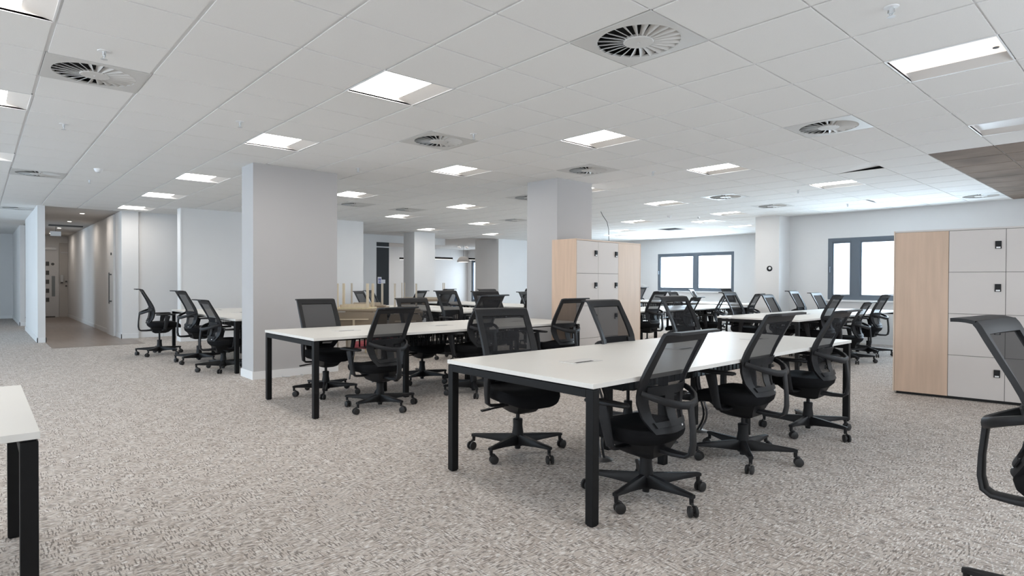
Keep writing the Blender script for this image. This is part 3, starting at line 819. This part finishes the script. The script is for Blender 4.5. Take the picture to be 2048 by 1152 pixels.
# ------------------------------------------------------------------ stacked upturned tables
def table(label, loc, rz, wx, wy, kind, flip=True, group='stack of upturned tables'):
    t = thing('upturned_table', label, 'table', loc, rz, group)
    H = CZ - loc[2] - .035
    k = MB(); n = 40; rings = []
    for z, s_ in ((0, .99), (.004, 1), (.021, 1), (.025, .99)):
        rings.append([(math.copysign(abs(math.cos(2*PI*i/n))**.3, math.cos(2*PI*i/n))*wx/2*s_, math.copysign(abs(math.sin(2*PI*i/n))**.3, math.sin(2*PI*i/n))*wy/2*s_, z) for i in range(n)])
    k.loft(rings); k.build('tabletop', M['tan_under'] if kind == 'wood' else M['tan'], t, True)
    for a in (-1, 1):
        for b in (-1, 1):
            l = MB(); x, y = a*(wx/2-.07), b*(wy/2-.07)
            if kind == 'wood': l.box(x-.019, y-.019, .025, x+.019, y+.019, H, .004)
            else: l.lathe([(.013, .025), (.013, H-.01), (.015, H-.008), (.015, H)], 12, (x, y, 0))
            l.build('leg', M['leg_wood'] if kind == 'wood' else M['leg_beige'], t)
    k = MB(); k.box(-wx/2+.1, -wy/2+.10, .025, wx/2-.1, -wy/2+.12, .07); k.box(-wx/2+.1, wy/2-.12, .025, wx/2-.1, wy/2-.10, .07)
    k.build('apron', M['leg_wood'] if kind == 'wood' else M['leg_beige'], t)
# a tan bench stands under each upturned table
def standing(label, loc, rz, wx, wy, h):
    t = thing('tan_table', label, 'table', loc, rz, 'tan tables carrying the upturned ones')
    k = MB(); k.box(-wx/2, -wy/2, h-.03, wx/2, wy/2, h, .008); k.build('tabletop', M['tan'], t)
    k = MB(); n = 24; rings = []
    for y in (-wy/2+.01, -wy/2+.035):
        ring = []
        for i in range(n):
            a = 2*PI*i/n; c, s_ = math.cos(a), math.sin(a)
            ring.append((math.copysign(abs(c)**.35, c)*(wx/2-.02), y, h-.19+math.copysign(abs(s_)**.35, s_)*.15))
        rings.append(ring)
    k.loft(rings); k.build('modesty_panel', M['tan'], t)
    k = MB(); k.box(-wx*.30, -wy/2-.012, h-.165, wx*.30, -wy/2+.008, h-.145); k.box(-.016, -wy/2-.012, .02, .016, -wy/2+.008, h-.165)
    k.build('support_bar', M['leg_wood'], t)
    for a in (-1, 1):
        for b in (-1, 1):
            l = MB(); x, y = a*(wx/2-.06), b*(wy/2-.06); l.box(x-.02, y-.02, 0, x+.02, y+.02, h-.03, .003); l.build('leg', M['leg_beige'], t)
standing('tan table with a rounded panel below the upturned tables, left one by the big column', (-5.75, 3.02, 0), R(58), .75, .6, .80)
standing('tan table below the upturned tables, farther one behind the left one', (-6.35, 3.55, 0), R(58), .75, .6, .80)
standing('tan table below the upturned tables, right one behind the middle desk', (-5.2, 3.62, 0), R(58), .55, .5, .77)
table('upturned table with pale wooden legs standing on the left tan table', (-5.75, 3.02, .80), R(48), .62, .5, 'wood')
table('upturned table with thin beige legs on the farther tan table', (-6.35, 3.55, .80), R(62), .66, .5, 'thin')
table('upturned table with thin beige legs on the right tan table behind the middle desk', (-5.2, 3.62, .77), R(58), .48, .42, 'thin')
standing('tan table on the far side carrying thin legged upturned tables by the white column', (-10.1, 7.2, 0), R(50), 1.3, .7, .76)
table('upturned table with thin legs on the far tan table in front of the white column', (-10.1, 7.2, .76), R(50), 1.2, .6, 'thin')
# small tub chairs far back
def tub(name, label, loc, rz, body, cat='chair', bh=.40):
    t = thing(name, label, cat, loc, rz)
    k = MB(); n = 24; rings = []
    for z, s_ in ((.40, .85), (.42, .98), (.46, 1), (.475, .9)):
        rings.append([(math.copysign(abs(math.cos(2*PI*i/n))**.6, math.cos(2*PI*i/n))*.24*s_, math.copysign(abs(math.sin(2*PI*i/n))**.6, math.sin(2*PI*i/n))*.23*s_, z) for i in range(n)])
    k.loft(rings); k.build('seat', body, t, True)
    k = MB(); k.sheet(lambda u, q: (u*.225*(1-.25*q*q), -.20-.10*q+.05*u*u, .44+bh*q), [-1, -.8, -.5, 0, .5, .8, 1], [0, .2, .5, .8, .95, 1.0], lambda u, q: abs(u) < .95 or q < .97, .025)
    k.build('backrest', body, t, True)
    for a in (-1, 1):
        for b in (-1, 1):
            MB().tube([(a*.16, b*.15, .41), (a*.21, b*.20, 0)], .011, n=8).build('leg', M['dark_grey'], t, True)
tub('red_chair', 'dark red upholstered chair seen under the middle desk behind its first chair', (-3.72, 2.22, 0), R(195), M['red'], bh=.16)
tub('blue_chair', 'blue chair shell just visible beyond the far tan table', (-10.7, 8.4, 0), R(140), M['blue'])

# ------------------------------------------------------------------ far rooms
# black door with two signs
d = tag(bpy.data.objects.new('door_1', None), kind='structure'); C.objects.link(d)
bx(-13.98, 7.94, 0, -13.93, 8.40, 2.33).build('door_leaf', M['black_door'], d)
bx(-13.98, 7.94, 2.37, -13.93, 8.40, 2.50).build('door_head', M['black_door'], d)
bx(-13.985, 7.93, 2.335, -13.925, 8.40, 2.365).build('door_rail', M['silver'], d)
for (a, b, z0, z1, lab) in ((7.99, 8.125, 1.17, 1.385, 'white sign with blue figures on the black door'), (8.13, 8.26, 1.18, 1.30, 'small plain white notice on the black door')):
    o = bx(-13.93, a, z0, -13.922, b, z1).build('door_sign', M['paper']); tag(o, lab, 'sign', 'signs on the black door')
    if a < 8.0:
        k = MB(); k.lathe([(.019, -.001), (.019, .001)], 14, (-13.920, a+.045, z0+.155), 'x'); k.lathe([(.019, -.001), (.019, .001)], 14, (-13.920, a+.092, z0+.155), 'x')
        k.box(-13.921, a+.028, z0+.10, -13.919, a+.06, z0+.15); k.box(-13.921, a+.076, z0+.10, -13.919, a+.108, z0+.15)
        for i in range(3): k.box(-13.921, a+.025, z0+.02+i*.022, -13.919, a+.112, z0+.034+i*.022)
        k.build('blue_figures', M['sign_blue'], o)
    else:
        k = MB()
        for i in range(4): k.box(-13.921, a+.03, z0+.025+i*.02, -13.919, a+.10, z0+.030+i*.02)
        k.build('print_lines', M['silver'], o)
# corridor end: two doors
d2 = tag(bpy.data.objects.new('door_2', None), kind='structure'); C.objects.link(d2)
bx(-22.0, -.45, 0, -21.95, .50, 2.40).build('door_leaf', M['door'], d2)
k = MB()
for i in range(5): k.box(-21.95, .155, .52+i*.30, -21.944, .245, .66+i*.30)
k.build('glazed_slots', M['dark_grey'], d2)
bx(-21.95, .31, .70, -21.944, .40, 1.38).build('vision_panel', M['vision'], d2)
MB().lathe([(.045, -.005), (.045, .01)], 16, (-21.95, .34, 1.78), 'x').build('door_plate', M['dark_grey'], d2)
bx(-21.95, .12, 2.26, -21.88, .42, 2.33).build('door_closer', M['silver'], d2)
bx(-21.95, -.4, .0, -21.945, .40, .04).build('kick_seal', M['dark_grey'], d2)
d3 = tag(bpy.data.objects.new('door_3', None), kind='structure'); C.objects.link(d3)
bx(-22.0, .52, 0, -21.97, .748, 2.5).build('door_leaf', M['plain_ceiling'], d3)
bx(-21.97, .55, 2.16, -21.93, .745, 2.19).build('door_closer', M['silver'], d3)
o = MB().box(-21.97, .54, 1.18, -21.86, .62, 1.42, .02).build('hand_dispenser', M['silver']); tag(o, 'grey hand dispenser on the wall at the end of the corridor', 'dispenser')
bx(-21.97, .555, 1.14, -21.87, .605, 1.20).build('dispenser_cup', M['dark_grey'], o)
for z in (1.05, 1.20):
    MB().lathe([(.028, 0), (.028, .03)], 14, (-21.97, .70, z), 'x').build('door_knob', M['dark_grey'], d3)
# door in the corridor's right wall
d4 = tag(bpy.data.objects.new('door_4', None), kind='structure'); C.objects.link(d4)
bx(-13.55, .71, 0.004, -12.62, .749, 2.7).build('door_leaf', M['wall'], d4)
MB().tube([(-12.86, .66, .72), (-12.86, .66, 1.42)], .012, n=8).build('door_handle', M['dark_grey'], d4)
bx(-12.875, .66, .76, -12.845, .71, .79).build('handle_post', M['dark_grey'], d4); bx(-12.875, .66, 1.36, -12.845, .71, 1.39).build('handle_post', M['dark_grey'], d4)
MB().lathe([(.03, -.02), (.03, 0)], 12, (-12.86, .71, 1.84), 'y').build('door_lock', M['dark_grey'], d4)
# downlights of the corridor
dl = None
for i, x in enumerate((-13.09, -15.54, -18.09, -20.6)):
    if dl is None:
        t = dl = thing('downlight', 'x', 'downlight', (x, .2, CH), 0, 'corridor downlights')
        MB().lathe([(.055, -.004), (.058, .0)], 20).build('trim_ring', M['white_plastic'], t)
        MB().lathe([(.040, -.007), (.040, -.003)], 16).build('lens', M['downlight'], t)
    else: t = dup(dl, (x, .2, CH))
    t['label'] = ['round downlight nearest the corridor mouth', 'second round downlight down the corridor', 'third round downlight down the corridor', 'last round downlight before the corridor doors'][i]
o = MB().box(-16.6, -.10, CH-.03, -15.3, .46, CH, .004).build('ceiling_track', M['dark_grey']) if False else MB().box(-17.0, -.12, CH-.035, -16.85, .62, CH).build('ceiling_track', M['dark_grey'])
tag(o, 'dark track across the corridor ceiling', 'ceiling track')
t = thing('hanging_sign', 'small white sign hanging from the corridor ceiling', 'sign', (-17.6, .08, 0))
bx(-.008, -.12, CH-.26, .008, .12, CH-.13).build('sign_plate', M['white_plastic'], t)
MB().tube([(0, 0, CH-.13), (0, 0, CH)], .006, n=6).build('sign_rod', M['dark_grey'], t)
for i in range(4):
    day_and_fill_light('corridor_lamp', ((-13.09, -15.54, -18.09, -20.6)[i], .2, CH-.02), (0, 0, 0), .08, .08, 2.6, (1, .90, .80))

# kitchen pendants
def linear(label, y0, y1, z):
    t = thing('linear_pendant', label, 'pendant light', (-17.0, (y0+y1)/2, z), 0, 'black linear pendants')
    h = (y1-y0)/2
    bx(-.03, -h, 0, .03, h, .075).build('housing', M['black_metal'], t)
    bx(-.024, -h+.01, -.012, .024, h-.01, 0).build('light_tube', M['tube_light'], t)
    for s_ in (-1, 1): MB().tube([(0, s_*(h-.1), .075), (0, s_*(h-.1), CH-z)], .003, n=6).build('suspension_wire', M['silver'], t)
linear('black linear pendant showing left of the far white column', 10.66, 12.0, 2.10)
linear('black linear pendant showing right of the far white column', 11.85+.16, 13.18, 2.17)
linear('black linear pendant beside the dome lamp in the far room', 13.75, 15.2, 2.18)
t = thing('dome_pendant', 'pale dome pendant lamp in the far room beyond the columns', 'pendant light', (-16.6, 13.45, 2.06))
MB().lathe([(.27, 0), (.26, .06), (.17, .19), (.10, .22), (.03, .23)], 28).build('lamp_shade', M['shade'], t, True)
MB().lathe([(.20, -.008), (.20, -.002)], 20).build('bulb_disc', M['tube_light'], t)
MB().tube([(0, 0, .23), (0, 0, CH-2.06)], .006, n=6).build('cord', M['dark_grey'], t)
st = None
for i, (x, y) in enumerate(((-15.6, 11.6), (-16.3, 13.0), (-16.2, 13.3), (-15.3, 13.6), (-15.4, 8.75))):
    if st is None:
        t = st = thing('spotlight', 'x', 'spotlight', (x, y, CH), 0, 'white spotlights in the far room')
        MB().lathe([(.045, -.012), (.045, 0)], 16).build('mount', M['white_plastic'], t)
        MB().tube([(0, 0, -.01), (0, 0, -.06)], .008, n=6).build('stem', M['white_plastic'], t)
        MB().tube([(.0, -.05, -.06), (.0, .07, -.11)], .035, n=14, up=(1, 0, 0)).build('spot_head', M['white_plastic'], t, True)
    else: t = dup(st, (x, y, CH))
    t['label'] = ['white ceiling spotlight in the far room, leftmost right of the white column', 'left of a pair of white ceiling spotlights in the far room', 'right of a pair of white ceiling spotlights in the far room',
                  'white ceiling spotlight in the far room, nearest the grey wall end', 'white ceiling spotlight in the far room beside the black door'][i]
day_and_fill_light('far_room_lamp', (-16.8, 11.8, CH-.05), (0, 0, 0), 3.5, 5, 28, (1, .96, .92))

# thermostat on the pillar
t = thing('thermostat', 'small round black and white thermostat on the pillar', 'thermostat', (-2.93, 11.6, 1.56))
MB().lathe([(.055, -.012), (.062, -.010), (.062, 0)], 24, axis='y').build('bezel', M['plastic_dark'], t, True)
MB().lathe([(.028, -.016), (.030, -.012)], 20, (.008, 0, .008), 'y').build('dial', M['white_plastic'], t)
# white cable loop on the carpet by the big column
tag(MB().tube([(-4.55+.10*math.cos(a/12*2*PI), 1.52+.14*math.sin(a/12*2*PI), .006+.001*a) for a in range(12)], .005, n=6).build('cable_loop', M['silver'], smooth=True),
    'small loop of grey cable on the carpet at the foot of the big column', 'cable')
